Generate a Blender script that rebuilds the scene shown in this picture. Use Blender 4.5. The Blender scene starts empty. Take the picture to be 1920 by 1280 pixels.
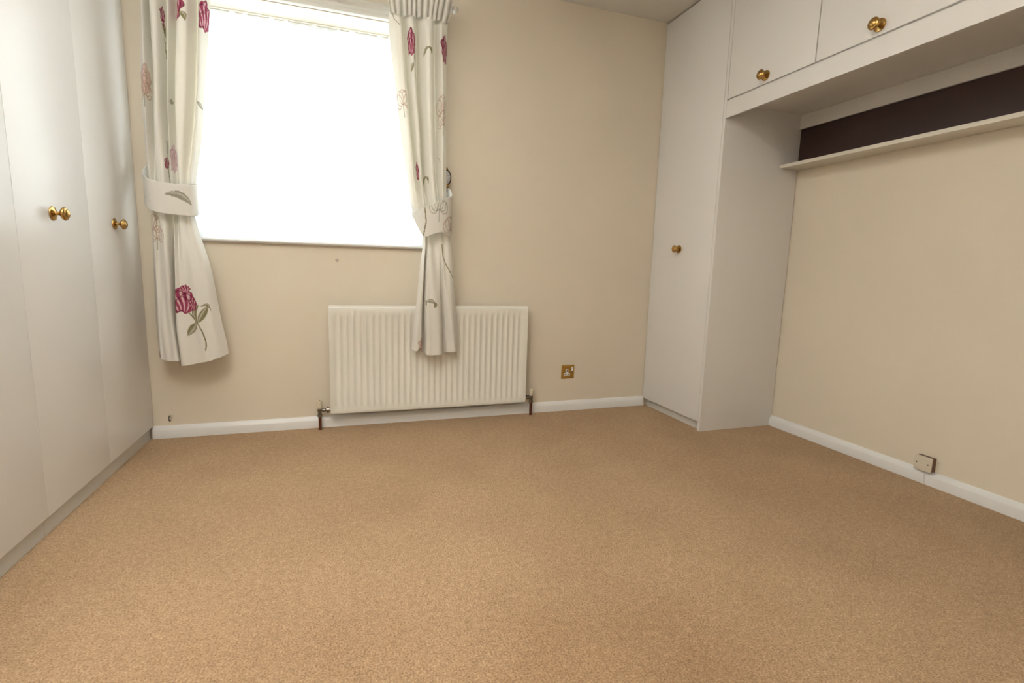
import bpy, bmesh, math, random
import numpy as np
from mathutils import Matrix, Vector
random.seed(4)
scene = bpy.context.scene
COL = scene.collection
PI = math.pi

# ------------------------------------------------------------------ camera
cam_d = bpy.data.cameras.new('camera'); cam = bpy.data.objects.new('camera', cam_d); COL.objects.link(cam)
cam_d.sensor_width = 36.0; cam_d.lens = 17.6885; cam_d.clip_start = 0.02
_r = Vector((0.94776609, -0.31774387, 0.02789746)); _u = Vector((0.01978033, 0.1458432, 0.98910995))
_f = Vector((0.31835228, 0.93689305, -0.14451032))
M = Matrix((_r, _u, -_f)).transposed().to_4x4(); M.translation = Vector((-1.9173, -2.8641, 0.8944))
cam.matrix_world = M
scene.camera = cam

# ------------------------------------------------------------------ world (bright overcast sky)
world = bpy.data.worlds.new('overcast_sky'); scene.world = world; world.use_nodes = True
bg = world.node_tree.nodes['Background']
bg.inputs[0].default_value = (0.91, 0.97, 1.0, 1); bg.inputs[1].default_value = 6.2
# portal over the window opening: only guides the sky's light through it
pd = bpy.data.lights.new('window_portal', 'AREA'); pd.shape = 'RECTANGLE'; pd.size = 1.3; pd.size_y = 1.2
pd.cycles.is_portal = True
po = bpy.data.objects.new('window_portal', pd); COL.objects.link(po)
po.location = (-2.045, 0.27, 1.55); po.rotation_euler = (-PI/2, 0, 0)

FILL_POWER = 340.0          # watts of the added, unseen fill uplighter
vs = scene.view_settings
vs.view_transform = 'Standard'; vs.look = 'None'; vs.gamma = 1.0; vs.use_curve_mapping = False
vs.exposure = 0.33

# ------------------------------------------------------------------ constants (metres); back wall y=0, floor z=0
H = 2.40
XL = -2.8366        # plinth plane of the left wardrobes
XR = 0.5238         # right wall
YN = -3.40          # wall behind the camera
XW = -3.46          # left wall behind the wardrobes
D = 0.586           # near side of the corner wardrobe
WX0, WX1, WZ0, WZ1 = -2.665, -1.425, 0.985, 2.122   # window opening

def lin(c):
    return tuple((x/255/12.92 if x/255 <= 0.04045 else ((x/255+0.055)/1.055)**2.4) for x in c)

# ------------------------------------------------------------------ materials
def mat(name, col, rough=0.5, metal=0.0, spec=0.5, noise=None, bump=None, coat=0.0):
    """noise=(scale, amount)  bump=(scale, strength, distance)"""
    m = bpy.data.materials.new(name); m.use_nodes = True
    nt = m.node_tree; b = nt.nodes['Principled BSDF']
    b.inputs['Base Color'].default_value = (*col, 1); b.inputs['Roughness'].default_value = rough
    b.inputs['Metallic'].default_value = metal; b.inputs['Specular IOR Level'].default_value = spec
    if coat: b.inputs['Coat Weight'].default_value = coat; b.inputs['Coat Roughness'].default_value = 0.1
    tc = nt.nodes.new('ShaderNodeTexCoord')
    if noise:
        n = nt.nodes.new('ShaderNodeTexNoise'); n.inputs['Scale'].default_value = noise[0]; n.inputs['Detail'].default_value = 4
        nt.links.new(tc.outputs['Object'], n.inputs['Vector'])
        r = nt.nodes.new('ShaderNodeValToRGB')
        a = noise[1]
        r.color_ramp.elements[0].position = 0.3; r.color_ramp.elements[1].position = 0.7
        r.color_ramp.elements[0].color = (*[c*(1-a) for c in col], 1)
        r.color_ramp.elements[1].color = (*[min(1, c*(1+a)) for c in col], 1)
        nt.links.new(n.outputs['Fac'], r.inputs['Fac']); nt.links.new(r.outputs['Color'], b.inputs['Base Color'])
    if bump:
        n2 = nt.nodes.new('ShaderNodeTexNoise'); n2.inputs['Scale'].default_value = bump[0]; n2.inputs['Detail'].default_value = 3
        nt.links.new(tc.outputs['Object'], n2.inputs['Vector'])
        bp = nt.nodes.new('ShaderNodeBump'); bp.inputs['Strength'].default_value = bump[1]; bp.inputs['Distance'].default_value = bump[2]
        nt.links.new(n2.outputs['Fac'], bp.inputs['Height']); nt.links.new(bp.outputs['Normal'], b.inputs['Normal'])
    return m

M_WALL = mat('cream_emulsion', (0.765, 0.69, 0.572), 0.75, spec=0.3, noise=(1.6, 0.025), bump=(160, 0.12, 0.002))
M_CEIL = mat('ceiling_paint', (0.76, 0.74, 0.69), 0.9, spec=0.2, bump=(60, 0.25, 0.004))
M_WHITE = mat('white_gloss_paint', (0.80, 0.80, 0.80), 0.35, noise=(5, 0.02))
M_LAM = mat('white_laminate', (0.79, 0.775, 0.76), 0.31, spec=0.5, bump=(350, 0.03, 0.0005))
M_LAM_IN = mat('white_laminate_carcass', (0.77, 0.745, 0.715), 0.35)
M_PLINTH = mat('plinth_board', (0.66, 0.645, 0.61), 0.4)
M_SHELF = mat('cream_white_shelf', (0.74, 0.70, 0.61), 0.4)
M_BROWN = mat('brown_panel', (0.052, 0.026, 0.022), 0.55, noise=(3, 0.06))
M_BRASS = mat('aged_brass', (0.47, 0.29, 0.10), 0.24, metal=1.0, noise=(60, 0.15))
M_BRASS_PL = mat('brushed_brass_plate', (0.50, 0.30, 0.08), 0.38, metal=0.85)
M_CHROME = mat('dull_chrome', (0.27, 0.25, 0.22), 0.32, metal=1.0)
M_RAD = mat('radiator_enamel', (0.80, 0.78, 0.715), 0.3, noise=(4, 0.015))
M_CAP = mat('cream_plastic', (0.72, 0.66, 0.50), 0.4)
M_PLATE = mat('ivory_plastic', (0.70, 0.64, 0.53), 0.4)
M_SOCKW = mat('white_plastic', (0.80, 0.79, 0.76), 0.3)
M_DARK = mat('dark_slot', (0.02, 0.018, 0.015), 0.6)
M_PIPE = mat('oxidised_copper_pipe', (0.13, 0.035, 0.018), 0.4, metal=0.4, noise=(40, 0.2))
M_PATT = mat('brown_backbox', (0.17, 0.085, 0.055), 0.55)
M_POLE = mat('white_painted_pole', (0.74, 0.72, 0.66), 0.35)
M_UPVC = mat('white_window_frame', (0.82, 0.82, 0.82), 0.3)
M_CER = mat('grey_white_ceramic', (0.55, 0.53, 0.53), 0.15, noise=(160, 0.45))
M_RIM = mat('dark_bronze_rim', (0.07, 0.045, 0.03), 0.35, metal=0.8)

def carpet_material():
    m = bpy.data.materials.new('tan_twist_pile_carpet'); m.use_nodes = True
    nt = m.node_tree; b = nt.nodes['Principled BSDF']; N = nt.nodes.new; Lk = nt.links.new
    b.inputs['Roughness'].default_value = 0.95; b.inputs['Specular IOR Level'].default_value = 0.1
    b.inputs['Sheen Weight'].default_value = 0.25; b.inputs['Sheen Roughness'].default_value = 0.5
    b.inputs['Sheen Tint'].default_value = (0.9, 0.75, 0.55, 1)
    tc = N('ShaderNodeTexCoord')
    def noise(s, d, rgh=0.6):
        n = N('ShaderNodeTexNoise'); n.inputs['Scale'].default_value = s; n.inputs['Detail'].default_value = d
        n.inputs['Roughness'].default_value = rgh; Lk(tc.outputs['Object'], n.inputs['Vector']); return n
    fine = noise(210, 3); mid = noise(55, 3); big = noise(1.7, 4)
    r1 = N('ShaderNodeValToRGB')
    r1.color_ramp.elements[0].position = 0.30; r1.color_ramp.elements[1].position = 0.68
    r1.color_ramp.elements[0].color = (0.29, 0.168, 0.086, 1); r1.color_ramp.elements[1].color = (0.60, 0.425, 0.268, 1)
    Lk(fine.outputs['Fac'], r1.inputs['Fac'])
    r2 = N('ShaderNodeValToRGB')
    r2.color_ramp.elements[0].position = 0.3; r2.color_ramp.elements[1].position = 0.7
    r2.color_ramp.elements[0].color = (0.84, 0.82, 0.80, 1); r2.color_ramp.elements[1].color = (1.08, 1.09, 1.10, 1)
    Lk(mid.outputs['Fac'], r2.inputs['Fac'])
    r3 = N('ShaderNodeValToRGB')
    r3.color_ramp.elements[0].position = 0.32; r3.color_ramp.elements[1].position = 0.66
    r3.color_ramp.elements[0].color = (0.90, 0.88, 0.86, 1); r3.color_ramp.elements[1].color = (1.06, 1.07, 1.08, 1)
    Lk(big.outputs['Fac'], r3.inputs['Fac'])
    def mul(a, c):
        x = N('ShaderNodeMix'); x.data_type = 'RGBA'; x.blend_type = 'MULTIPLY'; x.inputs[0].default_value = 1
        Lk(a, x.inputs[6]); Lk(c, x.inputs[7]); return x.outputs[2]
    # worn, trodden patch of pile in the middle of the floor
    nv = noise(5, 3)
    sub = N('ShaderNodeVectorMath'); sub.operation = 'DISTANCE'; sub.inputs[1].default_value = (-1.34, -1.98, 0)
    Lk(tc.outputs['Object'], sub.inputs[0])
    nm = N('ShaderNodeMath'); nm.operation = 'MULTIPLY_ADD'; nm.inputs[1].default_value = .35; Lk(nv.outputs['Fac'], nm.inputs[0]); Lk(sub.outputs['Value'], nm.inputs[2])
    r4 = N('ShaderNodeValToRGB')
    r4.color_ramp.elements[0].position = 0.36; r4.color_ramp.elements[1].position = 0.58
    r4.color_ramp.elements[0].color = (0.84, 0.80, 0.76, 1); r4.color_ramp.elements[1].color = (1, 1, 1, 1)
    Lk(nm.outputs[0], r4.inputs['Fac'])
    Lk(mul(mul(mul(r1.outputs[0], r2.outputs[0]), r3.outputs[0]), r4.outputs[0]), b.inputs['Base Color'])
    vor = N('ShaderNodeTexVoronoi'); vor.inputs['Scale'].default_value = 190; Lk(tc.outputs['Object'], vor.inputs['Vector'])
    ad = N('ShaderNodeMath'); ad.operation = 'ADD'
    mm = N('ShaderNodeMath'); mm.operation = 'MULTIPLY'; mm.inputs[1].default_value = 1.6
    Lk(mid.outputs['Fac'], mm.inputs[0]); Lk(mm.outputs[0], ad.inputs[0]); Lk(fine.outputs['Fac'], ad.inputs[1])
    sb = N('ShaderNodeMath'); sb.operation = 'SUBTRACT'; Lk(ad.outputs[0], sb.inputs[0]); Lk(vor.outputs['Distance'], sb.inputs[1])
    bp = N('ShaderNodeBump'); bp.inputs['Strength'].default_value = 0.55; bp.inputs['Distance'].default_value = 0.006
    Lk(sb.outputs[0], bp.inputs['Height']); Lk(bp.outputs['Normal'], b.inputs['Normal'])
    return m
M_CARPET = carpet_material()

def cloth_material(name, attr, trans_col, trans=0.3, col=None):
    m = bpy.data.materials.new(name); m.use_nodes = True
    nt = m.node_tree; nt.nodes.clear(); N = nt.nodes.new; Lk = nt.links.new
    out = N('ShaderNodeOutputMaterial'); d = N('ShaderNodeBsdfDiffuse'); t = N('ShaderNodeBsdfTranslucent')
    mx = N('ShaderNodeMixShader'); mx.inputs[0].default_value = trans
    if attr:
        a = N('ShaderNodeVertexColor'); a.layer_name = attr
        Lk(a.outputs['Color'], d.inputs['Color'])
        ml = N('ShaderNodeMix'); ml.data_type = 'RGBA'; ml.blend_type = 'MULTIPLY'; ml.inputs[0].default_value = 1
        Lk(a.outputs['Color'], ml.inputs[6]); ml.inputs[7].default_value = (*trans_col, 1)
        Lk(ml.outputs[2], t.inputs['Color'])
    else:
        d.inputs['Color'].default_value = (*col, 1); t.inputs['Color'].default_value = (*trans_col, 1)
    tc = N('ShaderNodeTexCoord'); n = N('ShaderNodeTexNoise'); n.inputs['Scale'].default_value = 38; n.inputs['Detail'].default_value = 4
    Lk(tc.outputs['Object'], n.inputs['Vector'])
    bp = N('ShaderNodeBump'); bp.inputs['Strength'].default_value = 0.25; bp.inputs['Distance'].default_value = 0.006
    Lk(n.outputs['Fac'], bp.inputs['Height']); Lk(bp.outputs['Normal'], d.inputs['Normal'])
    Lk(d.outputs[0], mx.inputs[1]); Lk(t.outputs[0], mx.inputs[2]); Lk(mx.outputs[0], out.inputs['Surface'])
    return m
M_CLOTH = cloth_material('printed_cotton', 'print', (1.0, 0.90, 0.70), 0.14)

def net_material():
    m = bpy.data.materials.new('white_net_voile'); m.use_nodes = True
    nt = m.node_tree; nt.nodes.clear(); N = nt.nodes.new; Lk = nt.links.new
    out = N('ShaderNodeOutputMaterial'); d = N('ShaderNodeBsdfDiffuse'); t = N('ShaderNodeBsdfTranslucent'); tr = N('ShaderNodeBsdfTransparent')
    d.inputs['Color'].default_value = (0.85, 0.86, 0.87, 1); t.inputs['Color'].default_value = (0.88, 0.9, 0.9, 1)
    a = N('ShaderNodeMixShader'); a.inputs[0].default_value = 0.6; Lk(d.outputs[0], a.inputs[1]); Lk(t.outputs[0], a.inputs[2])
    b = N('ShaderNodeMixShader'); b.inputs[0].default_value = 0.72; Lk(tr.outputs[0], b.inputs[1]); Lk(a.outputs[0], b.inputs[2])
    Lk(b.outputs[0], out.inputs['Surface']); return m
M_NET = net_material()

def glass_material():
    m = bpy.data.materials.new('window_glass'); m.use_nodes = True
    nt = m.node_tree; nt.nodes.clear(); N = nt.nodes.new; Lk = nt.links.new
    out = N('ShaderNodeOutputMaterial'); g = N('ShaderNodeBsdfGlossy'); g.inputs['Roughness'].default_value = 0.02
    tr = N('ShaderNodeBsdfTransparent'); tr.inputs['Color'].default_value = (0.96, 0.98, 0.97, 1)
    mx = N('ShaderNodeMixShader'); mx.inputs[0].default_value = 0.06
    Lk(tr.outputs[0], mx.inputs[1]); Lk(g.outputs[0], mx.inputs[2]); Lk(mx.outputs[0], out.inputs['Surface']); return m
M_GLASS = glass_material()

# ------------------------------------------------------------------ mesh helpers
def link(name, me, m, parent=None):
    o = bpy.data.objects.new(name, me); COL.objects.link(o)
    if m: me.materials.append(m)
    if parent: o.parent = parent
    return o

def add_box(bm, lo, hi, bev=0.0, seg=2):
    lo = Vector(lo); hi = Vector(hi); c = (lo+hi)/2; s = hi-lo
    r = bmesh.ops.create_cube(bm, size=1.0, matrix=Matrix.Translation(c) @ Matrix.Diagonal((*s, 1)))
    if bev:
        es = {e for v in r['verts'] for e in v.link_edges}
        bmesh.ops.bevel(bm, geom=list(es), offset=bev, segments=seg, profile=0.7, affect='EDGES')

def fin(bm, name, m, parent=None, smooth=False):
    bmesh.ops.recalc_face_normals(bm, faces=bm.faces)
    me = bpy.data.meshes.new(name); bm.to_mesh(me); bm.free()
    if smooth:
        for p in me.polygons: p.use_smooth = True
        me.set_sharp_from_angle(angle=math.radians(40))
    return link(name, me, m, parent)

def box(name, lo, hi, m, parent=None, bev=0.0, seg=2):
    bm = bmesh.new(); add_box(bm, lo, hi, bev, seg); return fin(bm, name, m, parent, smooth=bev > 0)

def add_prism(bm, prof, axis, a, b):
    """extrude a closed 2D profile along axis from a to b; prof in the two other axes in xyz order"""
    def p3(q, t):
        l = list(q); l.insert(axis, t); return l
    v0 = [bm.verts.new(p3(q, a)) for q in prof]; v1 = [bm.verts.new(p3(q, b)) for q in prof]
    n = len(prof)
    for i in range(n): bm.faces.new((v0[i], v0[(i+1) % n], v1[(i+1) % n], v1[i]))
    bm.faces.new(v0); bm.faces.new(v1)

def prism(name, prof, axis, a, b, m, parent=None, smooth=True):
    bm = bmesh.new(); add_prism(bm, prof, axis, a, b); return fin(bm, name, m, parent, smooth)

def add_lathe(bm, prof, mw, seg=28):
    """prof: list of (t along local z, radius); mw: matrix"""
    rings = []
    for t, r in prof:
        rings.append([bm.verts.new(mw @ Vector((r*math.cos(2*PI*k/seg), r*math.sin(2*PI*k/seg), t))) for k in range(seg)])
    for a, b in zip(rings, rings[1:]):
        for k in range(seg): bm.faces.new((a[k], a[(k+1) % seg], b[(k+1) % seg], b[k]))
    bm.faces.new(rings[0]); bm.faces.new(rings[-1])

def lathe(name, prof, mw, m, parent=None, seg=28):
    bm = bmesh.new(); add_lathe(bm, prof, mw, seg); return fin(bm, name, m, parent, True)

def axis_mat(p, d):
    return Matrix.Translation(Vector(p)) @ Vector(d).to_track_quat('Z', 'Y').to_matrix().to_4x4()

def add_tube(bm, pts, r, seg=12):
    pts = [Vector(p) for p in pts]; rings = []
    for i, p in enumerate(pts):
        d = (pts[min(i+1, len(pts)-1)] - pts[max(i-1, 0)]).normalized()
        q = d.to_track_quat('Z', 'Y').to_matrix()
        rings.append([bm.verts.new(p + q @ Vector((r*math.cos(2*PI*k/seg), r*math.sin(2*PI*k/seg), 0))) for k in range(seg)])
    for a, b in zip(rings, rings[1:]):
        for k in range(seg): bm.faces.new((a[k], a[(k+1) % seg], b[(k+1) % seg], b[k]))
    bm.faces.new(rings[0]); bm.faces.new(rings[-1])

def tube(name, pts, r, m, parent=None, seg=12):
    bm = bmesh.new(); add_tube(bm, pts, r, seg); return fin(bm, name, m, parent, True)

def tag(o, label, cat, group=None):
    o['label'] = label; o['category'] = cat
    if group: o['group'] = group
    return o
def thing(name, label, cat, loc=(0, 0, 0), group=None):
    o = bpy.data.objects.new(name, None); COL.objects.link(o); o.location = loc; o.empty_display_size = 0.05
    return tag(o, label, cat, group)
def put(t):
    """parts are modelled in world coordinates: keep them there under a parent standing elsewhere"""
    bpy.context.view_layer.update()
    for c in t.children: c.matrix_parent_inverse = t.matrix_world.inverted()
def struct(o, label=None):
    o['kind'] = 'structure'
    if label: o['label'] = label
    return o

# ------------------------------------------------------------------ room shell
struct(box('floor', (XW-.1, YN-.1, -.08), (XR+.1, .26, 0), M_CARPET), 'tan brown carpet covering the whole bedroom floor')
struct(box('ceiling', (XW-.1, YN-.1, H), (XR+.1, .26, H+.08), M_CEIL), 'plain off-white ceiling above the corner wardrobe')
bm = bmesh.new()
add_box(bm, (XW, 0, 0), (WX0, .26, H)); add_box(bm, (WX1, 0, 0), (XR, .26, H))
add_box(bm, (WX0, 0, 0), (WX1, .26, WZ0)); add_box(bm, (WX0, 0, WZ1), (WX1, .26, H))
wall_back = struct(fin(bm, 'wall_back', M_WALL), 'cream painted wall holding the window and the radiator')
struct(box('wall_right', (XR, YN, 0), (XR+.1, .26, H), M_WALL), 'cream wall under the brown strip and the overhead cupboards')
struct(box('wall_left', (XW-.1, YN, 0), (XW, .26, H), M_WALL), 'cream wall behind the left wardrobes')
struct(box('wall_front', (XW, YN-.1, 0), (XR, YN, H), M_WALL), 'cream wall behind the camera')

def skirt_prof(s=1):
    return [(0, 0), (-.018*s, 0), (-.018*s, .040), (-.0165*s, .0435), (-.010*s, .055), (-.007*s, .060), (-.004*s, .062), (0, .062)]
b = prism('baseboard_back', skirt_prof(), 0, XL+.012, 0.0, M_WHITE); struct(b, 'white painted baseboard under the radiator')
b = prism('baseboard_right', [(XR+x, z) for x, z in skirt_prof()], 1, -2.2010, -D-.0005, M_WHITE); struct(b, 'white baseboard along the right wall')

bp_ = lathe('filled_hole', [(-.001, .0095), (.0004, .009), (.0008, .004)], axis_mat((-1.9386, 0, .9082), (0, -1, 0)), mat('grey_filler', (.46, .39, .32), .8), wall_back, 14)

# ------------------------------------------------------------------ window
win = bpy.data.objects.new('window_1', None); COL.objects.link(win); win.location = ((WX0+WX1)/2, .2, WZ0)
struct(win, 'bright overexposed window veiled by a white net curtain')
fy0, fy1 = .200, .255
def bar(name, x0, x1, z0, z1, y0=fy0, y1=fy1): return box(name, (x0, y0, z0), (x1, y1, z1), M_UPVC, win, .006)
bar('frame_jamb', WX0, WX0+.055, WZ0, WZ1); bar('frame_jamb', WX1-.055, WX1, WZ0, WZ1)
bar('frame_head', WX0+.055, WX1-.055, WZ1-.055, WZ1); bar('frame_sill', WX0+.055, WX1-.055, WZ0, WZ0+.06)
bar('mullion', -2.045, -1.995, WZ0+.06, WZ1-.055)
box('pane', (WX0+.05, .222, WZ0+.05), (-2.04, .228, WZ1-.05), M_GLASS, win)
box('pane', (-2.0, .222, WZ0+.05), (WX1-.05, .228, WZ1-.05), M_GLASS, win)
sp = [(.184, .982), (-.018, .982), (-.024, .985), (-.027, .9915), (-.024, .998), (-.018, 1.001), (.184, 1.001)]
prism('window_board', sp, 0, WX0+.001, WX1-.001, M_UPVC, win)
box('window_board_horn', (WX0-.035, -.024, .9825), (WX0+.002, -.0005, 1.0005), M_UPVC, win, .004)
box('window_board_horn', (WX1-.002, -.024, .9825), (WX1+.035, -.0005, 1.0005), M_UPVC, win, .004)
put(win)
# rounded batten fixed on the wall just above the opening
rp = [(0, 2.126), (-.012, 2.126), (-.020, 2.131), (-.0225, 2.139), (-.020, 2.147), (-.011, 2.155), (-.008, 2.162), (-.010, 2.17), (-.017, 2.177), (-.021, 2.186),
      (-.018, 2.196), (-.010, 2.201), (0, 2.202)]
struct(prism('trim_1', rp, 0, WX0-.03, -1.405, M_POLE), 'cream moulded batten fixed on the wall above the window')

# net curtain
nx, nz = 260, 8
V = []; F = []
for j in range(nz+1):
    for i in range(nx+1):
        u = i/nx; x = WX0+.004 + (WX1-WX0-.008)*u
        z = 1.006 + (WZ1-.003-1.006)*j/nz
        y = .158 + .006*math.sin(u*2*PI*19 + 0.8*math.sin(u*23)) + .003*math.sin(u*2*PI*7+1)
        V.append((x, y, z))
for j in range(nz):
    for i in range(nx):
        a = j*(nx+1)+i; F.append((a, a+1, a+nx+2, a+nx+1))
me = bpy.data.meshes.new('net_curtain'); me.from_pydata(V, [], F)
for p in me.polygons: p.use_smooth = True
net = thing('net_curtain', 'sheer white net curtain glowing across the window opening', 'net curtain', (-2.02, .158, 1.0))
link('net_fabric', me, M_NET, net)
tube('net_wire', [(WX0, .158, 2.112), (WX1, .158, 2.112)], .0035, M_POLE, net, 8)
put(net)

# ------------------------------------------------------------------ door knob (brass lathe), built along local +z
KNOB_PROF = [(0, .0235), (.0022, .0235), (.0040, .0225), (.0050, .0190), (.0062, .0165), (.0075, .0105), (.0095, .0070), (.0160, .0058), (.0200, .0066),
             (.0225, .0095), (.0250, .0150), (.0285, .0200), (.0320, .0222), (.0350, .0220), (.0375, .0200), (.0390, .0178), (.0396, .0150),
             (.0412, .0148), (.0430, .0128), (.0450, .0088), (.0461, .0045), (.0464, .0008)]
def knob(parent, p, d):
    o = lathe('knob', KNOB_PROF, axis_mat(p, d), M_BRASS, parent, 32)
    o['label'] = 'round aged brass knob on a disc backplate'
    return o

# ------------------------------------------------------------------ left wardrobes (fronts face +x)
DX = XL + .018       # carcass front plane is the plinth plane + a little; doors stand proud of it
def left_unit(y_hi, y_lo, splits, label, knobs):
    t = thing('wardrobe', label, 'wardrobe', ((XW+XL)/2, (y_hi+y_lo)/2, 0), 'white fitted wardrobes along the left side')
    box('carcass', (XW+.002, y_lo+.001, .066), (XL-.003, y_hi-.001, H-.002), M_LAM_IN, t)
    box('plinth', (XW+.03, y_lo+.001, 0), (XL, y_hi-.001, .065), M_PLINTH, t)
    for i in range(len(splits)-1):
        a, b_ = splits[i], splits[i+1]
        d = box('door', (XL-.002, b_+.0007, .0655), (XL+.016, a-.0007, H-.012), M_LAM, t, .0015)
        knob(d, (XL+.016, knobs[i], 1.031), (1, 0, 0))
    put(t)
    return t
left_unit(-.004, -.966, [-.006, -.5027, -.966], 'white wardrobe in the left corner beside the curtain, two brass knobs showing', [-.272, -.7574])
left_unit(-.966, -1.893, [-.966, -1.4295, -1.893], 'white wardrobe cut off by the left photo edge, nearest the camera', [-1.205, -1.67])

# ------------------------------------------------------------------ corner wardrobe, right (front faces -x)
t = thing('corner_wardrobe', 'tall narrow white wardrobe in the right corner with one brass knob', 'wardrobe', (XR/2, -D/2, 0))
box('side_panel', (0, -D, 0), (XR-.0045, -D+.019, H-.004), M_LAM, t, .001)
box('carcass', (.021, -D+.020, .05), (XR-.001, -.001, H-.002), M_LAM_IN, t)
box('plinth', (.024, -D+.019, 0), (.040, -.0185, .05), M_PLINTH, t)
d = box('door', (0, -D+.0215, .0525), (.019, -.004, H-.010), M_LAM, t, .0015)
knob(d, (0, -.279, 1.0334), (-1, 0, 0)); put(t)
# its unseen twin closing the near bed recess, added to darken the right side
t = thing('corner_wardrobe', 'tall narrow white wardrobe at the near end of the bed recess, unseen, added for shade', 'wardrobe', (XR/2, -2.5, 0))
box('side_panel', (0, -2.2205, 0), (XR-.001, -2.2015, H-.004), M_LAM, t, .001)
box('carcass', (.021, -2.787, .05), (XR-.001, -2.2215, H-.002), M_LAM_IN, t)
box('plinth', (.010, -2.787, 0), (.030, -2.2215, .05), M_LAM_IN, t)
d = box('door', (0, -2.787, .0525), (.019, -2.223, H-.010), M_LAM, t, .0015)
knob(d, (0, -2.505, 1.0334), (-1, 0, 0)); put(t)

# ------------------------------------------------------------------ overhead cupboards bridging the bed recess
Y0, Y1, Y2, Y3 = -D, -1.1047, -1.6526, -2.2005
t = thing('overhead_cupboard', 'white overhead cupboards with brass knobs high on the right wall', 'cupboard', (XR/2, (Y0+Y3)/2, 1.77))
box('carcass', (.0108, Y3, 1.772), (XR-.001, Y0-.0005, H-.002), M_LAM_IN, t)
box('light_pelmet', (0, Y3, 1.6987), (.0106, Y0-.0005, 1.783), M_LAM, t, .0012)
for a, b_, ky in ((Y0, Y1, -.8362), (Y1, Y2, -1.3731), (Y2, Y3, -1.926)):
    d = box('door', (0, b_+.0025, 1.7915), (.0106, a-.0025, H-.010), M_LAM, t, .0015)
    knob(d, (0, ky, 1.826), (-1, 0, 0))
put(t)
t = thing('wall_batten', 'white batten screwed under the cupboards above the brown strip', 'batten', (XR, -1.4, 1.7))
box('board', (XR-.018, Y3, 1.697), (XR-.0005, Y0-.0005, 1.7715), M_LAM_IN, t, .0015)
for y in (-.63, -1.30, -1.97):
    lathe('screw_cover', [(0, .008), (.0015, .008), (.0022, .006)], axis_mat((XR-.018, y, 1.737), (-1, 0, 0)), M_LAM_IN, t, 16)
put(t)
tag(box('headboard_panel', (XR-.006, Y3, 1.493), (XR-.0005, Y0-.0005, 1.697), M_BROWN, None, .001), 'dark brown panel strip above the narrow shelf', 'panel')
tag(box('wall_shelf', (.3903, Y3, 1.4785), (XR-.0005, Y0-.0005, 1.4965), M_SHELF, None, .002), 'narrow cream-white shelf below the dark brown strip', 'shelf')

# ------------------------------------------------------------------ added unseen fill, shaped as an uplighter, standing in for ceiling-bounced flash
LX, LY = -2.45, -2.55
t = thing('added_fill_lamp', 'added unseen uplighter giving soft fill light beside the camera', 'added fill lamp', (LX, LY, 0))
lathe('base', [(0, .14), (.012, .14), (.02, .13), (.026, .02)], axis_mat((LX, LY, 0), (0, 0, 1)), M_WHITE, t, 32)
tube('pole', [(LX, LY, .02), (LX, LY, 1.50)], .011, M_WHITE, t, 14)
lathe('bowl', [(1.50, .012), (1.505, .05), (1.53, .11), (1.57, .15), (1.60, .165), (1.602, .160), (1.57, .144), (1.53, .103), (1.512, .045), (1.511, .002)],
      axis_mat((LX, LY, 0), (0, 0, 1)), M_WHITE, t, 36)
put(t)
ld = bpy.data.lights.new('added_fill_bulb', 'SPOT'); ld.energy = FILL_POWER; ld.color = (1.0, .985, .965)
ld.spot_size = math.radians(122); ld.spot_blend = .6; ld.shadow_soft_size = .05
lo_ = bpy.data.objects.new('added_fill_bulb', ld); COL.objects.link(lo_); lo_.location = (LX, LY, 1.59); lo_.rotation_euler = (PI-.35, 0, 0)

# ------------------------------------------------------------------ radiator
t = thing('radiator', 'white fluted panel radiator on the wall below the window', 'radiator', (-1.43, -.06, 0))
rx0, rx1, rz0, rz1 = -1.9878, -.8725, .0900, .6728
ry = -.075; dep = .0055
pitch = .0333; x_first = rx0 + .026
n = int((rx1-rx0-.045)/pitch)
pitch = (rx1-rx0-.052)/n
xs = [rx0, rx0+.003]; hs = [0, 0]
xs = [rx0+.004]; hs = [0]
for k in range(n):
    s = x_first + k*pitch
    xs += [s, s+.0045, s+pitch*.60, s+pitch*.60+.0055]; hs += [0, 1, 1, 0]
xs.append(rx1-.004); hs.append(0)
zs = [rz0+.008, rz0+.036, rz0+.046, rz1-.060, rz1-.047, rz1-.014, rz1-.006, rz1-.001]
hz = [0, 0, 1, 1, 0, 0, 0, 0]
yoff = [0, 0, 0, 0, 0, 0, .0035, .012]
bm = bmesh.new()
grid = [[bm.verts.new((x, ry + dep*h*k + yo, z)) for x, h in zip(xs, hs)] for z, k, yo in zip(zs, hz, yoff)]
for r0, r1 in zip(grid, grid[1:]):
    for i in range(len(xs)-1): bm.faces.new((r0[i], r0[i+1], r1[i+1], r1[i]))
me = bpy.data.meshes.new('front_panel'); bm.to_mesh(me); bm.free()
for p in me.polygons: p.use_smooth = True
me.set_sharp_from_angle(angle=math.radians(50))
fp = link('front_panel', me, M_RAD, t)
box('back_panel', (rx0+.002, ry+.010, rz0+.002), (rx1-.002, ry+.024, rz1-.001), M_RAD, t, .004)
tube('top_seam', [(rx0+.003, ry+.012, rz1-.001), (rx1-.003, ry+.012, rz1-.001)], .0022, M_RAD, t, 8)
for xa in (rx0+.0022, rx1-.0022): box('side_seam', (xa-.0022, ry-.0015, rz0+.004), (xa+.0022, ry+.022, rz1-.006), M_RAD, t, .0015)
box('bottom_seam', (rx0+.003, ry-.0015, rz0), (rx1-.003, ry+.012, rz0+.0075), M_RAD, t, .0015)
for xb in (rx0+.16, rx1-.16): box('wall_bracket', (xb-.02, ry+.022, .16), (xb+.02, -.0005, .60), M_RAD, t)
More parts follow.
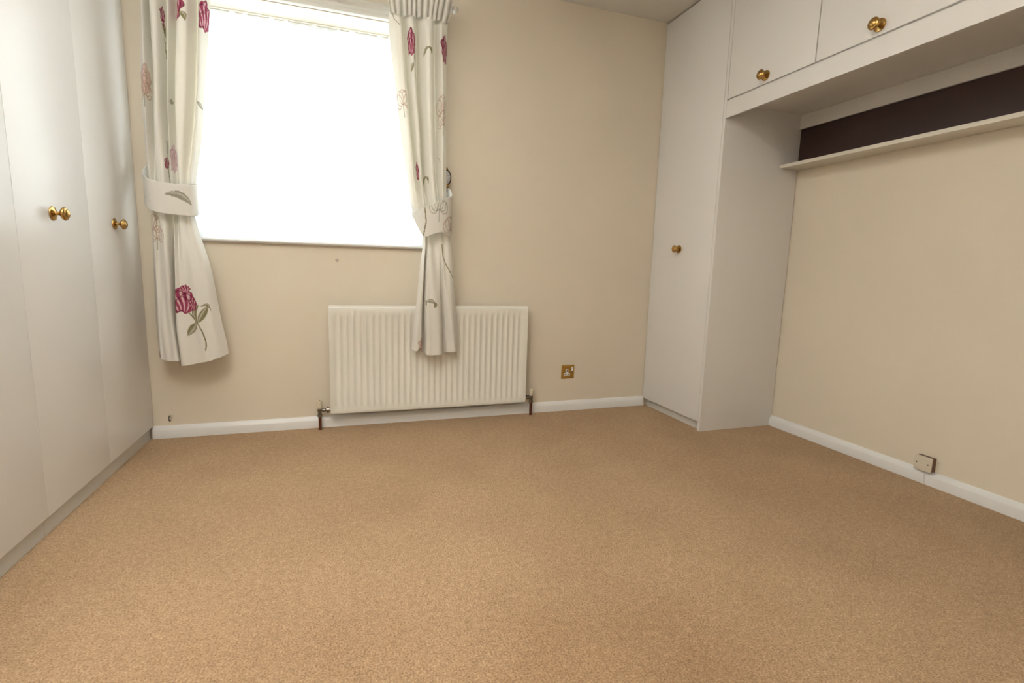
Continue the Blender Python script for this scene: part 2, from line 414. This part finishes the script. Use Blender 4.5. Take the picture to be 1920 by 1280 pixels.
def valve(x, xj, s, zc, long):
    y = -.052
    tube('pipe', [(x, y, 0), (x, y, zc-.02)], .0078, M_PIPE, t, 16)
    v = lathe('valve', [(-.030, .0095), (-.0295, .0125), (-.016, .0125), (-.0155, .0095), (-.006, .0098), (.0, .0118), (.016, .0118), (.017, .0085)],
              axis_mat((x, y, zc), (0, 0, 1)), M_CHROME, t, 12)
    bm = bmesh.new()
    L_ = abs(xj-x)
    if long: prof = [(.006, .0085), (.016, .0075), (.018, .0105), (.026, .0115), (.030, .0085), (.034, .0085), (.0345, .0175), (.047, .0175), (.0475, .0110), (L_, .0105)]
    else: prof = [(.006, .0085), (.012, .0085), (.0125, .0145), (.026, .0145), (.0265, .0110), (L_, .0105)]
    add_lathe(bm, prof, axis_mat((x, y, zc+.006), (s, 0, 0)), 12); fin(bm, 'union_nut', M_CHROME, v, True)
    c = lathe('cap', [(.016, .0125), (.02, .0138), (.052, .0132), (.060, .0118), (.0605, .004)], axis_mat((x, y, zc), (0, 0, 1)), M_CAP, v, 18)
    c['label'] = 'cream plastic valve cap'
    lathe('cap_screw', [(.060, .0045), (.0612, .0045)], axis_mat((x, y, zc), (0, 0, 1)), M_DARK, c, 10)
valve(-2.043, rx0+.004, 1, .102, True)
valve(-.829, rx1-.004, -1, .107, False)
put(t)

# ------------------------------------------------------------------ brass socket on the back wall
sx, sz = -.564, .2508
t = thing('power_socket', 'square brass wall socket with white inserts beside the radiator', 'socket', (sx, 0, sz))
h = .044
prof_rings = [(h, 0), (h, -.003), (h-.005, -.0062), (h-.010, -.0068)]
bm = bmesh.new(); rings = []
for a, y in prof_rings: rings.append([bm.verts.new((sx+i*a, y, sz+j*a)) for i, j in ((-1, -1), (1, -1), (1, 1), (-1, 1))])
for a, b_ in zip(rings, rings[1:]):
    for k in range(4): bm.faces.new((a[k], a[(k+1) % 4], b_[(k+1) % 4], b_[k]))
bm.faces.new(rings[-1]); bm.faces.new(rings[0]); fin(bm, 'face_plate', M_BRASS_PL, t)
bm = bmesh.new(); cx = sx-.008
tp = [(-.0205, -.0235), (.0205, -.0235), (.0205, -.0065), (.0085, -.0065), (.0085, .0165), (-.0085, .0165), (-.0085, -.0065), (-.0205, -.0065)]
add_prism(bm, [(cx+x, sz+z) for x, z in tp], 1, -.006, -.0085)
ins = fin(bm, 'insert', M_SOCKW, t); ins['label'] = 'white T-shaped plug insert'
box('pin_hole', (cx-.0032, -.0090, sz+.002), (cx+.0032, -.0084, sz+.0125), M_DARK, ins)
box('pin_hole', (cx-.0160, -.0090, sz-.0175), (cx-.0085, -.0084, sz-.0125), M_DARK, ins)
box('pin_hole', (cx+.0085, -.0090, sz-.0175), (cx+.0160, -.0084, sz-.0125), M_DARK, ins)
sw = box('rocker_switch', (sx+.0205, -.0115, sz+.004), (sx+.0335, -.006, sz+.0305), M_SOCKW, t, .002); sw['label'] = 'white rocker switch'
for dx in (-.0302, .0302):
    lathe('screw', [(0, .0032), (.0012, .0032), (.0016, .002)], axis_mat((sx+dx, -.0066, sz-.0005), (0, -1, 0)), M_RIM, t, 12)
put(t)

# ------------------------------------------------------------------ blank junction box and its cable on the right wall
t = thing('junction_box', 'small cream blanking plate box above the right baseboard', 'junction box', (XR, -1.44, .06))
box('back_box', (XR-.026, -1.474, .0635), (XR-.0005, -1.408, .1245), M_PATT, t, .001)
box('cover_plate', (XR-.032, -1.476, .0615), (XR-.026, -1.405, .1265), M_PLATE, t, .002)
for y in (-1.462, -1.416): lathe('screw', [(0, .003), (.001, .003), (.0014, .0015)], axis_mat((XR-.032, y, .094), (-1, 0, 0)), M_RIM, t, 10)
tube('cable', [(XR-.0215, -1.445, .064), (XR-.0215, -1.446, .040), (XR-.0225, -1.449, .015), (XR-.0225, -1.450, .001)], .0032, M_WHITE, t, 10)
put(t)

# small eyelet on the back wall near the left corner
t = thing('wall_eyelet', 'tiny metal hook eye on the wall near the left wardrobe', 'hook', (-2.749, 0, .1))
lathe('rose', [(0, .012), (.002, .012), (.004, .008)], axis_mat((-2.747, 0, .112), (0, -1, 0)), M_PLATE, t, 18)
tube('hook', [(-2.747, -.002, .1125), (-2.748, -.012, .112), (-2.750, -.019, .107), (-2.750, -.021, .099), (-2.749, -.017, .092), (-2.7485, -.010, .090)], .0028, M_CHROME, t, 8)
lathe('hook_tip', [(0, .0038), (.006, .0038), (.008, .002)], axis_mat((-2.7486, -.013, .0895), (0, .6, -.2)), M_RIM, t, 8)
put(t)

# ------------------------------------------------------------------ curtain pole
t = thing('curtain_pole', 'white curtain pole with round finials above the window', 'curtain pole', (-2.04, -.10, 2.2))
py_, pz_ = -.100, 2.197
tube('rod', [(-2.755, py_, pz_), (-1.362, py_, pz_)], .0125, M_POLE, t, 20)
FP = [(0, .0125), (.002, .0165), (.006, .0165), (.008, .0115), (.011, .0115), (.015, .017), (.022, .0205), (.030, .0195), (.037, .013), (.040, .0075), (.043, .0035)]
lathe('finial', FP, axis_mat((-1.362, py_, pz_), (1, 0, 0)), M_POLE, t, 24)
lathe('finial', FP, axis_mat((-2.755, py_, pz_), (-1, 0, 0)), M_POLE, t, 24)
for x in (-2.745, -1.372):
    bm = bmesh.new(); add_tube(bm, [(x, -.001, pz_-.014), (x, -.055, pz_-.016), (x, py_, pz_-.012)], .006, 10)
    add_lathe(bm, [(0, .019), (.003, .019), (.005, .015)], axis_mat((x, -.0005, pz_-.014), (0, -1, 0)), 16)
    fin(bm, 'bracket', M_POLE, t, True)
put(t)

# ------------------------------------------------------------------ printed cloth
CLOTH = np.array([0.80, 0.78, 0.735])
MAG = np.array(lin((150, 45, 85))); PINK = np.array(lin((205, 140, 160))); PALE = np.array(lin((226, 200, 200)))
OLIVE = np.array(lin((122, 116, 70))); GREY = np.array(lin((150, 148, 128))); TAUPE = np.array(lin((190, 160, 145))); TAN = np.array(lin((190, 150, 120)))
DK = np.array(lin((100, 35, 55)))

def blend(C, m, col, a=1.0):
    C[m] = C[m]*(1-a) + col*a
def m_rose(C, X, Y, a, b, pale=False, col=None):
    th = np.arctan2(Y/b, X/a); rr = np.sqrt((X/a)**2 + (Y/b)**2)/(1+.09*np.sin(5*th+.6)+.07*np.sin(9*th+2))
    base = MAG if col is None else col
    k = .45 if pale else .95
    blend(C, rr < 1, base, k)
    # petal streaks fanning up from the calyx
    fan = np.arctan2(X/a, Y/b + 1.5); st = np.sin(fan*21 + 1.6*np.sin(3.2*Y/b) + .8)
    mid = PALE if pale else PINK
    blend(C, (rr < .90) & (st > .05), mid, .75)
    blend(C, (rr < .82) & (st > .60), PALE, .75)
    # a few curled petal edges
    for (px, py, r_) in ((-.25, .15, .55), (.30, .0, .50), (.0, -.35, .60)):
        q = np.hypot(X/a-px, Y/b-py)/r_
        blend(C, (rr < 1) & (np.abs(q-1) < .07) & (Y/b > py-.35*r_), (DK if col is None else base*.75), .8 if not pale else .5)
    blend(C, (rr < 1) & (rr > .86) & (np.sin(4*th) < .3), DK if col is None else base*.8, .6 if not pale else .3)
def m_stem(C, X, Y, pts, w=.0028, col=None):
    col = OLIVE if col is None else col
    for (x0, y0), (x1, y1) in zip(pts, pts[1:]):
        dx, dy = x1-x0, y1-y0; L2 = dx*dx+dy*dy+1e-12
        tt = np.clip(((X-x0)*dx+(Y-y0)*dy)/L2, 0, 1)
        blend(C, np.hypot(X-x0-tt*dx, Y-y0-tt*dy) < w, col, .85)
def m_leaf(C, X, Y, p0, p1, w, col=None, bend=0.0):
    col = OLIVE if col is None else col
    dx, dy = p1[0]-p0[0], p1[1]-p0[1]; L = math.hypot(dx, dy); ux, uy = dx/L, dy/L
    a = ((X-p0[0])*ux + (Y-p0[1])*uy)/L; c = -(X-p0[0])*uy + (Y-p0[1])*ux
    c = c - bend*L*np.sin(np.clip(a, 0, 1)*PI)
    wid = w*np.sin(np.clip(a, 0, 1)*PI)**.8
    ins = (a > 0) & (a < 1) & (np.abs(c) < wid)
    blend(C, ins, col, .9); blend(C, ins & (np.abs(c) < wid*.55) & (c > 0), col*.35+CLOTH*.65, .7)
def m_outline(C, X, Y, r, col=None):
    col = TAUPE if col is None else col
    for k in range(5):
        an = PI*(.12+.19*k); px, py = r*.55*math.cos(an), r*.5*math.sin(an)
        q = np.hypot((X-px)/(r*.42), (Y-py)/(r*.62))
        blend(C, (q < 1) & (q > .86), col, .75)
    blend(C, (np.abs(X) < .0022) & (Y < 0) & (Y > -r*1.1), GREY, .7)

def catmull(P, t):
    """P: (n,...) array, t in [0,n-1] array"""
    n = len(P); i = np.clip(np.floor(t).astype(int), 0, n-2); f = t - i
    f = f.reshape(f.shape + (1,)*(P.ndim-1))
    p0 = P[np.maximum(i-1, 0)]; p1 = P[i]; p2 = P[i+1]; p3 = P[np.minimum(i+2, n-1)]
    return .5*(2*p1 + (p2-p0)*f + (2*p0-5*p1+4*p2-p3)*f**2 + (3*p1-p0-3*p2+p3)*f**3)

def cloth_mesh(name, X, Y, Z, C, parent):
    nr, nc = X.shape
    V = np.stack([X, Y, Z], -1).reshape(-1, 3)
    idx = np.arange(nr*nc).reshape(nr, nc)
    F = np.stack([idx[:-1, :-1], idx[:-1, 1:], idx[1:, 1:], idx[1:, :-1]], -1).reshape(-1, 4)
    me = bpy.data.meshes.new(name)
    me.vertices.add(len(V)); me.vertices.foreach_set('co', V.astype(np.float32).ravel())
    me.loops.add(len(F)*4); me.loops.foreach_set('vertex_index', F.astype(np.int32).ravel())
    me.polygons.add(len(F)); me.polygons.foreach_set('loop_start', np.arange(0, len(F)*4, 4, dtype=np.int32))
    me.update(calc_edges=True)
    me.polygons.foreach_set('use_smooth', np.ones(len(F), dtype=bool))
    at = me.color_attributes.new('print', 'FLOAT_COLOR', 'POINT')
    col = np.ones((len(V), 4), np.float32); col[:, :3] = C.reshape(-1, 3)
    at.data.foreach_set('color', col.ravel())
    return link(name, me, M_CLOTH, parent)

def curtain_body(rows, depths, hem, yc, nu, nv, motifs):
    """rows: [(z, [x per fold knot])] top to bottom; depths: same shape, + is towards the room"""
    zr = np.array([r[0] for r in rows]); KX = np.array([r[1] for r in rows]); KD = np.array(depths)
    nk = KX.shape[1]
    ti = np.linspace(0, len(rows)-1, 4001); zt = np.interp(ti, np.arange(len(rows)), zr)
    zz = np.linspace(zr[0], zr[-1], nv)
    tv = np.interp(-zz, -zt, ti)
    kx = catmull(KX, tv); kd = catmull(KD, tv)                     # nv x nk
    tu = np.linspace(0, nk-1, nu)
    X = catmull(kx.T, tu).T; Dp = catmull(kd.T, tu).T              # nv x nu
    hz_ = np.interp(tu, np.linspace(0, nk-1, len(hem)), hem)       # hem height per column
    k = (zr[0]-zz)/(zr[0]-zr[-1]); Z = zz[:, None] + (k**4)[:, None]*(hz_-zr[-1])[None, :]
    Yw = yc - Dp + .003*np.sin(tu*3.1)[None, :]*np.sin(zz*9)[:, None]
    S = np.concatenate([np.zeros((nv, 1)), np.cumsum(np.hypot(np.diff(X, axis=1), np.diff(Yw, axis=1)), axis=1)], 1)
    C = np.broadcast_to(CLOTH, (nv, nu, 3)).copy()
    for (mx, mz, fn) in motifs:
        j = int(np.argmin(np.abs(Z[:, nu//2]-mz)))
        i = int(np.argmin(np.abs(X[j]-mx)))
        LX = S - S[:, i][:, None]; LY = Z - mz
        fn(C, LX, LY)
    return X, Yw, Z, C

rowsL = [
 (2.176, [-2.735, -2.715, -2.690, -2.668, -2.642, -2.618, -2.594, -2.570, -2.548, -2.520, -2.496, -2.472, -2.448]),
 (2.008, [-2.715, -2.6993, -2.6836, -2.6717, -2.6459, -2.6259, -2.6037, -2.5815, -2.5652, -2.5284, -2.5056, -2.4807, -2.4556]),
 (1.678, [-2.7328, -2.7108, -2.6887, -2.6766, -2.6564, -2.638, -2.6237, -2.6073, -2.5908, -2.5534, -2.5282, -2.5071, -2.4902]),
 (1.450, [-2.7356, -2.7194, -2.7032, -2.6889, -2.6643, -2.6437, -2.6333, -2.6188, -2.6021, -2.5748, -2.5536, -2.5324, -2.5132]),
 (1.229, [-2.7377, -2.7214, -2.7069, -2.6883, -2.6655, -2.6466, -2.6341, -2.6235, -2.6087, -2.596, -2.579, -2.564, -2.5511]),
 (1.098, [-2.7359, -2.7214, -2.7069, -2.6902, -2.6714, -2.6503, -2.6376, -2.627, -2.6164, -2.6014, -2.5907, -2.5757, -2.5627]),
 (0.856, [-2.743, -2.7263, -2.7136, -2.6946, -2.6649, -2.652, -2.6435, -2.6262, -2.6046, -2.5785, -2.5522, -2.5279, -2.5101]),
 (0.606, [-2.7461, -2.7291, -2.7163, -2.697, -2.669, -2.6582, -2.6538, -2.6189, -2.5858, -2.5524, -2.5255, -2.503, -2.478]),
 (0.421, [-2.7448, -2.7298, -2.7125, -2.6908, -2.6558, -2.6492, -2.6448, -2.6027, -2.5669, -2.5284, -2.5034, -2.4758, -2.4527])]
uL = np.array([-.010, .022, -.045, .024, .032, -.046, .024, -.042, .032, .040, -.034, .024, -.026])
tL = np.array([-.020, .006, -.012, .012, .020, -.016, .018, -.010, .020, .022, .004, .004, -.024])
lL = np.array([-.022, .010, .016, .018, .022, -.085, .030, .032, .022, .034, .026, .016, -.020])
depL = [uL*.4, uL, uL, uL*.9, tL, tL, (tL+lL)*.5+lL*.25, lL, lL]
hemL = [.432, .425, .420, .415, .416, .402, .394, .398, .404, .412, .420, .430, .440]
motL = [
 (-2.637, 1.945, lambda C, X, Y: (m_rose(C, X, Y, .020, .032), m_rose(C, X-.008, Y+.045, .014, .016), m_leaf(C, X, Y, (.012, -.03), (.02, -.085), .010), m_stem(C, X, Y, [(.010, -.04), (.016, -.10), (.024, -.17)]))),
 (-2.572, 1.975, lambda C, X, Y: (m_rose(C, X, Y, .050, .062), m_leaf(C, X, Y, (.03, -.03), (.062, -.062), .012, bend=.25), m_leaf(C, X, Y, (-.002, -.06), (.0, -.13), .008, GREY))),
 (-2.472, 1.960, lambda C, X, Y: m_rose(C, X, Y, .045, .062)),
 (-2.712, 1.661, lambda C, X, Y: (m_rose(C, X, Y, .042, .060, True, TAN), m_outline(C, X, Y+.06, .05, TAN))),
 (-2.622, 1.584, lambda C, X, Y: m_leaf(C, X, Y, (-.02, 0), (.02, .003), .011, GREY)),
 (-2.508, 1.582, lambda C, X, Y: m_leaf(C, X, Y, (-.02, .01), (.03, -.012), .010, GREY)),
 (-2.655, 1.319, lambda C, X, Y: (m_rose(C, X, Y, .016, .026), m_stem(C, X, Y, [(.006, .10), (.004, .02), (.016, -.09)], col=GREY))),
 (-2.628, 1.340, lambda C, X, Y: (m_rose(C, X, Y, .030, .060, True, np.array(lin((165, 110, 150)))), m_leaf(C, X, Y, (.02, -.02), (.05, -.045), .010, GREY, .2))),
 (-2.726, 1.030, lambda C, X, Y: m_outline(C, X, Y, .055)),
 (-2.712, .985, lambda C, X, Y: m_outline(C, X, Y, .05)),
 (-2.620, .703, lambda C, X, Y: (
     m_stem(C, X, Y, [(.015, -.05), (.030, -.075), (.055, -.109), (.070, -.145), (.078, -.186), (.077, -.215), (.070, -.238)], .0030),
     m_leaf(C, X, Y, (.056, -.108), (.104, -.028), .015), m_leaf(C, X, Y, (.054, -.105), (.066, -.020), .012, bend=.2), m_leaf(C, X, Y, (.070, -.030), (.116, -.052), .007, bend=.4),
     m_leaf(C, X, Y, (.050, -.103), (.002, -.168), .015),
     m_rose(C, X+.002, Y, .050, .062), m_rose(C, X-.014, Y-.052, .020, .018), m_rose(C, X-.040, Y+.018, .018, .032), m_rose(C, X+.045, Y+.02, .016, .016))),
 (-2.742, .440, lambda C, X, Y: m_rose(C, X, Y, .022, .035, True)),
]
cl = thing('floral_curtain', 'tied-back cream curtain with a magenta rose near its hem, beside the left wardrobe', 'curtain', (-2.60, -.12, .40), 'floral tie-back curtains')
cloth_mesh('curtain_fabric', *curtain_body(rowsL, depL, hemL, -.125, 260, 560, motL), cl)

rowsR = [
 (2.118, [-1.672, -1.645, -1.619, -1.601, -1.580, -1.557, -1.539, -1.521, -1.496, -1.465, -1.441, -1.414, -1.378]),
 (2.053, [-1.6701, -1.6391, -1.6131, -1.5975, -1.5765, -1.5501, -1.5342, -1.5182, -1.4915, -1.4646, -1.4429, -1.4157, -1.3801]),
 (1.827, [-1.6456, -1.6219, -1.5981, -1.5822, -1.5662, -1.5448, -1.5313, -1.5152, -1.4908, -1.4635, -1.4388, -1.4085, -1.3807]),
 (1.570, [-1.615, -1.5935, -1.5719, -1.5584, -1.5448, -1.5257, -1.5147, -1.5037, -1.4789, -1.4567, -1.4372, -1.4064, -1.3782]),
 (1.331, [-1.5805, -1.5668, -1.5503, -1.5365, -1.5226, -1.5115, -1.5004, -1.4892, -1.4668, -1.4471, -1.4301, -1.4045, -1.376]),
 (1.169, [-1.5559, -1.5392, -1.5252, -1.514, -1.5, -1.4887, -1.4746, -1.4604, -1.4434, -1.4262, -1.409, -1.3917, -1.3686]),
 (1.059, [-1.5026, -1.4969, -1.4912, -1.4855, -1.477, -1.4656, -1.4485, -1.4341, -1.4169, -1.4053, -1.3937, -1.3763, -1.3529]),
 (0.889, [-1.5164, -1.505, -1.4965, -1.4907, -1.485, -1.4678, -1.4418, -1.4186, -1.4069, -1.3982, -1.3864, -1.3629, -1.3363]),
 (0.687, [-1.5362, -1.5219, -1.5075, -1.4959, -1.4901, -1.464, -1.4348, -1.4113, -1.3995, -1.3877, -1.3699, -1.346, -1.319]),
 (0.420, [-1.5621, -1.539, -1.5157, -1.4952, -1.4864, -1.457, -1.4214, -1.3974, -1.3854, -1.3674, -1.3432, -1.3219, -1.3005])]
uR = np.array([-.034, .006, .012, -.060, .014, .020, -.056, -.018, .044, .036, -.030, .026, -.028])
tR = np.array([-.022, .002, .006, -.014, .006, .010, -.012, .004, .020, .016, -.006, .006, -.020])
lR = np.array([-.015, .010, .006, -.040, .022, .032, .034, .016, -.020, .002, .018, .012, -.018])
depR = [uR*.45, uR*.8, uR, uR, uR*.8, tR, tR*.8, (tR+lR)*.5, lR, lR]
hemR = [.440, .432, .424, .420, .412, .410, .412, .414, .416, .420, .422, .424, .424]
motR = [
 (-1.655, 2.11, lambda C, X, Y: m_stem(C, X, Y, [(-.01, .03), (.01, -.02), (.035, -.045)], .0022, GREY)),
 (-1.570, 1.990, lambda C, X, Y: m_rose(C, X, Y, .030, .062)),
 (-1.396, 1.985, lambda C, X, Y: m_rose(C, X, Y, .034, .068)),
 (-1.487, 1.963, lambda C, X, Y: (m_leaf(C, X, Y, (-.034, -.035), (.008, .012), .009, bend=.15), m_leaf(C, X, Y, (.0, .012), (.024, -.026), .009, bend=.25))),
 (-1.549, 1.940, lambda C, X, Y: (m_leaf(C, X, Y, (-.004, -.05), (.01, .03), .010, GREY), m_stem(C, X, Y, [(.0, -.04), (.006, -.13)], .0025))),
 (-1.562, 1.872, lambda C, X, Y: m_leaf(C, X, Y, (-.010, -.022), (.008, .024), .009)),
 (-1.606, 1.699, lambda C, X, Y: m_outline(C, X, Y, .06)),
 (-1.405, 1.690, lambda C, X, Y: (m_outline(C, X, Y, .065), m_outline(C, X, Y+.07, .055))),
 (-1.532, 1.380, lambda C, X, Y: m_rose(C, X, Y, .022, .045)),
 (-1.488, 1.335, lambda C, X, Y: (m_leaf(C, X, Y, (-.030, -.020), (.006, .020), .009, bend=.2), m_leaf(C, X, Y, (.0, .020), (.022, -.018), .009, bend=.3))),
 (-1.420, 1.443, lambda C, X, Y: m_stem(C, X, Y, [(-.012, .012), (.004, .004), (.012, -.012)], .0018, GREY)),
 (-1.470, .700, lambda C, X, Y: (m_leaf(C, X, Y, (-.022, .004), (.030, -.006), .011, GREY, .15), m_leaf(C, X, Y, (.022, .004), (.024, -.032), .009, bend=.2), m_leaf(C, X, Y, (-.024, .014), (-.020, -.022), .006))),
 (-1.398, .947, lambda C, X, Y: m_stem(C, X, Y, [(-.005, .06), (.0, 0), (.02, -.05), (.045, -.095), (.062, -.118)], .0028)),
 (-1.512, .462, lambda C, X, Y: (m_rose(C, X-.005, Y, .026, .040, True, TAN), m_leaf(C, X, Y, (-.026, -.034), (.0, -.012), .006))),
]
cr = thing('floral_curtain', 'tied-back floral curtain hanging in front of the radiator', 'curtain', (-1.45, -.12, .40), 'floral tie-back curtains')
cloth_mesh('curtain_fabric', *curtain_body(rowsR, depR, hemR, -.128, 260, 560, motR), cr)

# gathered pencil-pleat headings
def heading(parent, xa0, xa1, xb0, xb1, z0, z1, n_, yc=-.136):
    nu, nv = n_*14+1, 14
    U = np.linspace(0, 1, nu)[None, :]; Vv = np.linspace(0, 1, nv)[:, None]
    X = (xa0+(xa1-xa0)*U)*(1-Vv) + (xb0+(xb1-xb0)*U)*Vv
    ph = U*2*PI*n_ + .9*np.sin(U*17) + .25*np.sin(Vv*3+U*9)
    amp = .012*(1-.25*Vv)
    Yh = yc - amp*np.cos(ph) - .006*np.sign(np.cos(ph))*np.abs(np.cos(ph))**.5
    X = X + .004*np.sin(ph)
    Z = z0+(z1-z0)*Vv + 0*U + .003*np.sin(U*40)*(Vv < .05)
    C = np.broadcast_to(CLOTH, X.shape+(3,)).copy()
    return cloth_mesh('heading_tape', X, Yh, Z, C, parent)
heading(cr, -1.672, -1.378, -1.690, -1.352, 2.108, 2.222, 12)
heading(cl, -2.735, -2.448, -2.738, -2.440, 2.170, 2.222, 11)
put(cl); put(cr)

# ------------------------------------------------------------------ tiebacks (closed loop of cloth round the bunched curtain)
def tieback(label, P, motifs, loc):
    P = np.array(P, float)                                   # x, y, z_top, z_bottom
    t_ = np.linspace(0, len(P)-1, 170); Q = catmull(P, t_)
    k = np.linspace(0, 1, 36)[:, None]
    X = np.broadcast_to(Q[:, 0], (36, 170)).copy(); Y = np.broadcast_to(Q[:, 1], (36, 170)).copy()
    Z = Q[:, 2][None]*(1-k) + Q[:, 3][None]*k
    S = np.concatenate([[0], np.cumsum(np.hypot(np.diff(Q[:, 0]), np.diff(Q[:, 1])))])
    C = np.broadcast_to(CLOTH*1.02, X.shape+(3,)).copy()
    for mx, mz, fn in motifs:
        i = int(np.argmin(np.abs(Q[:110, 0]-mx) + 10*(Q[:110, 1] > -.12)))
        fn(C, (S-S[i])[None, :]+0*Z, Z-mz)
    o = thing('curtain_tieback', label, 'tieback', loc)
    b_ = cloth_mesh('band', X, Y, Z, C, o)
    md = b_.modifiers.new('thickness', 'SOLIDIFY'); md.thickness = .004; md.offset = 1
    put(o); return o
tieback('cream tieback band with a grey leaf, round the curtain beside the left wardrobe', [
    (-2.748, -.022, 1.335, 1.290), (-2.757, -.070, 1.305, 1.215), (-2.752, -.125, 1.272, 1.140), (-2.725, -.165, 1.243, 1.108), (-2.680, -.182, 1.228, 1.094),
    (-2.620, -.184, 1.224, 1.088), (-2.572, -.176, 1.224, 1.086), (-2.549, -.160, 1.225, 1.088), (-2.541, -.125, 1.232, 1.100), (-2.560, -.078, 1.245, 1.13),
    (-2.640, -.062, 1.27, 1.18), (-2.720, -.050, 1.30, 1.24), (-2.747, -.018, 1.335, 1.29)],
    [(-2.605, 1.160, lambda C, X, Y: m_leaf(C, X, Y, (-.052, .018), (.055, -.026), .016, GREY, .18))], (-2.65, -.12, 1.09))
tieback('cream tieback band slanting up to the oval hook, round the curtain above the radiator', [
    (-1.362, -.024, 1.345, 1.300), (-1.350, -.070, 1.305, 1.180), (-1.352, -.125, 1.272, 1.075), (-1.372, -.160, 1.255, 1.050), (-1.410, -.182, 1.235, 1.068),
    (-1.460, -.186, 1.210, 1.056), (-1.500, -.180, 1.192, 1.042), (-1.530, -.160, 1.178, 1.085), (-1.556, -.130, 1.166, 1.150), (-1.540, -.085, 1.18, 1.14),
    (-1.46, -.066, 1.22, 1.13), (-1.39, -.052, 1.28, 1.20), (-1.362, -.020, 1.34, 1.30)],
    [(-1.428, 1.185, lambda C, X, Y: m_outline(C, X, Y, .055, GREY)), (-1.362, 1.09, lambda C, X, Y: m_outline(C, X, Y, .06, TAUPE)),
     (-1.505, 1.12, lambda C, X, Y: m_stem(C, X, Y, [(-.006, .07), (-.012, .0), (.002, -.075)], .003, OLIVE))], (-1.45, -.12, 1.05))

# ------------------------------------------------------------------ holdback hooks with oval ceramic plaques
def holdback(label, x, z):
    t = thing('curtain_hook', label, 'curtain hook', (x, 0, z))
    bm = bmesh.new(); add_lathe(bm, [(0, .015), (.003, .015), (.005, .007), (.040, .006), (.043, .012), (.046, .012)], axis_mat((x, -.0005, z), (0, -1, 0)), 18)
    fin(bm, 'stem', M_BRASS, t, True)
    def oval(name, prof, m, parent, sy=1.55):
        mw = Matrix.Translation((x, -.046, z)) @ Matrix.Diagonal((1, 1, sy, 1)) @ axis_mat((0, 0, 0), (0, -1, 0))
        return lathe(name, prof, mw, m, parent, 36)
    pl = oval('plaque', [(0, .0235), (.004, .0235), (.008, .019), (.0105, .010), (.011, .001)], M_CER, t); pl['label'] = 'oval grey and white ceramic plaque'
    oval('rim', [(-.001, .0245), (-.001, .0275), (.004, .0280), (.0065, .0255), (.0065, .0230), (.003, .0225)], M_RIM, t)
    lathe('crest', [(0, .009), (.005, .011), (.010, .008), (.013, .003)], axis_mat((x, -.049, z+.040), (0, 0, 1)), M_BRASS, t, 14)
    lathe('collar', [(0, .012), (.006, .016), (.010, .014), (.015, .017), (.018, .010)], axis_mat((x, -.049, z-.037), (0, 0, -1)), M_BRASS, t, 16)
    lathe('drop', [(0, .005), (.008, .004), (.016, .0065), (.022, .004), (.026, .001)], axis_mat((x, -.049, z-.055), (0, 0, -1)), M_RIM, t, 12)
    bm = bmesh.new(); add_tube(bm, [(x, -.038, z-.012), (x, -.030, z-.036), (x, -.036, z-.052), (x, -.046, z-.050)], .0035, 8)
    fin(bm, 'hook_arm', M_BRASS, t, True)
    put(t)
holdback('brass curtain hook with an oval plaque, between the right curtain and bare wall', -1.366, 1.372)
holdback('brass curtain hook mostly hidden at the wardrobe side of the left curtain', -2.722, 1.372)
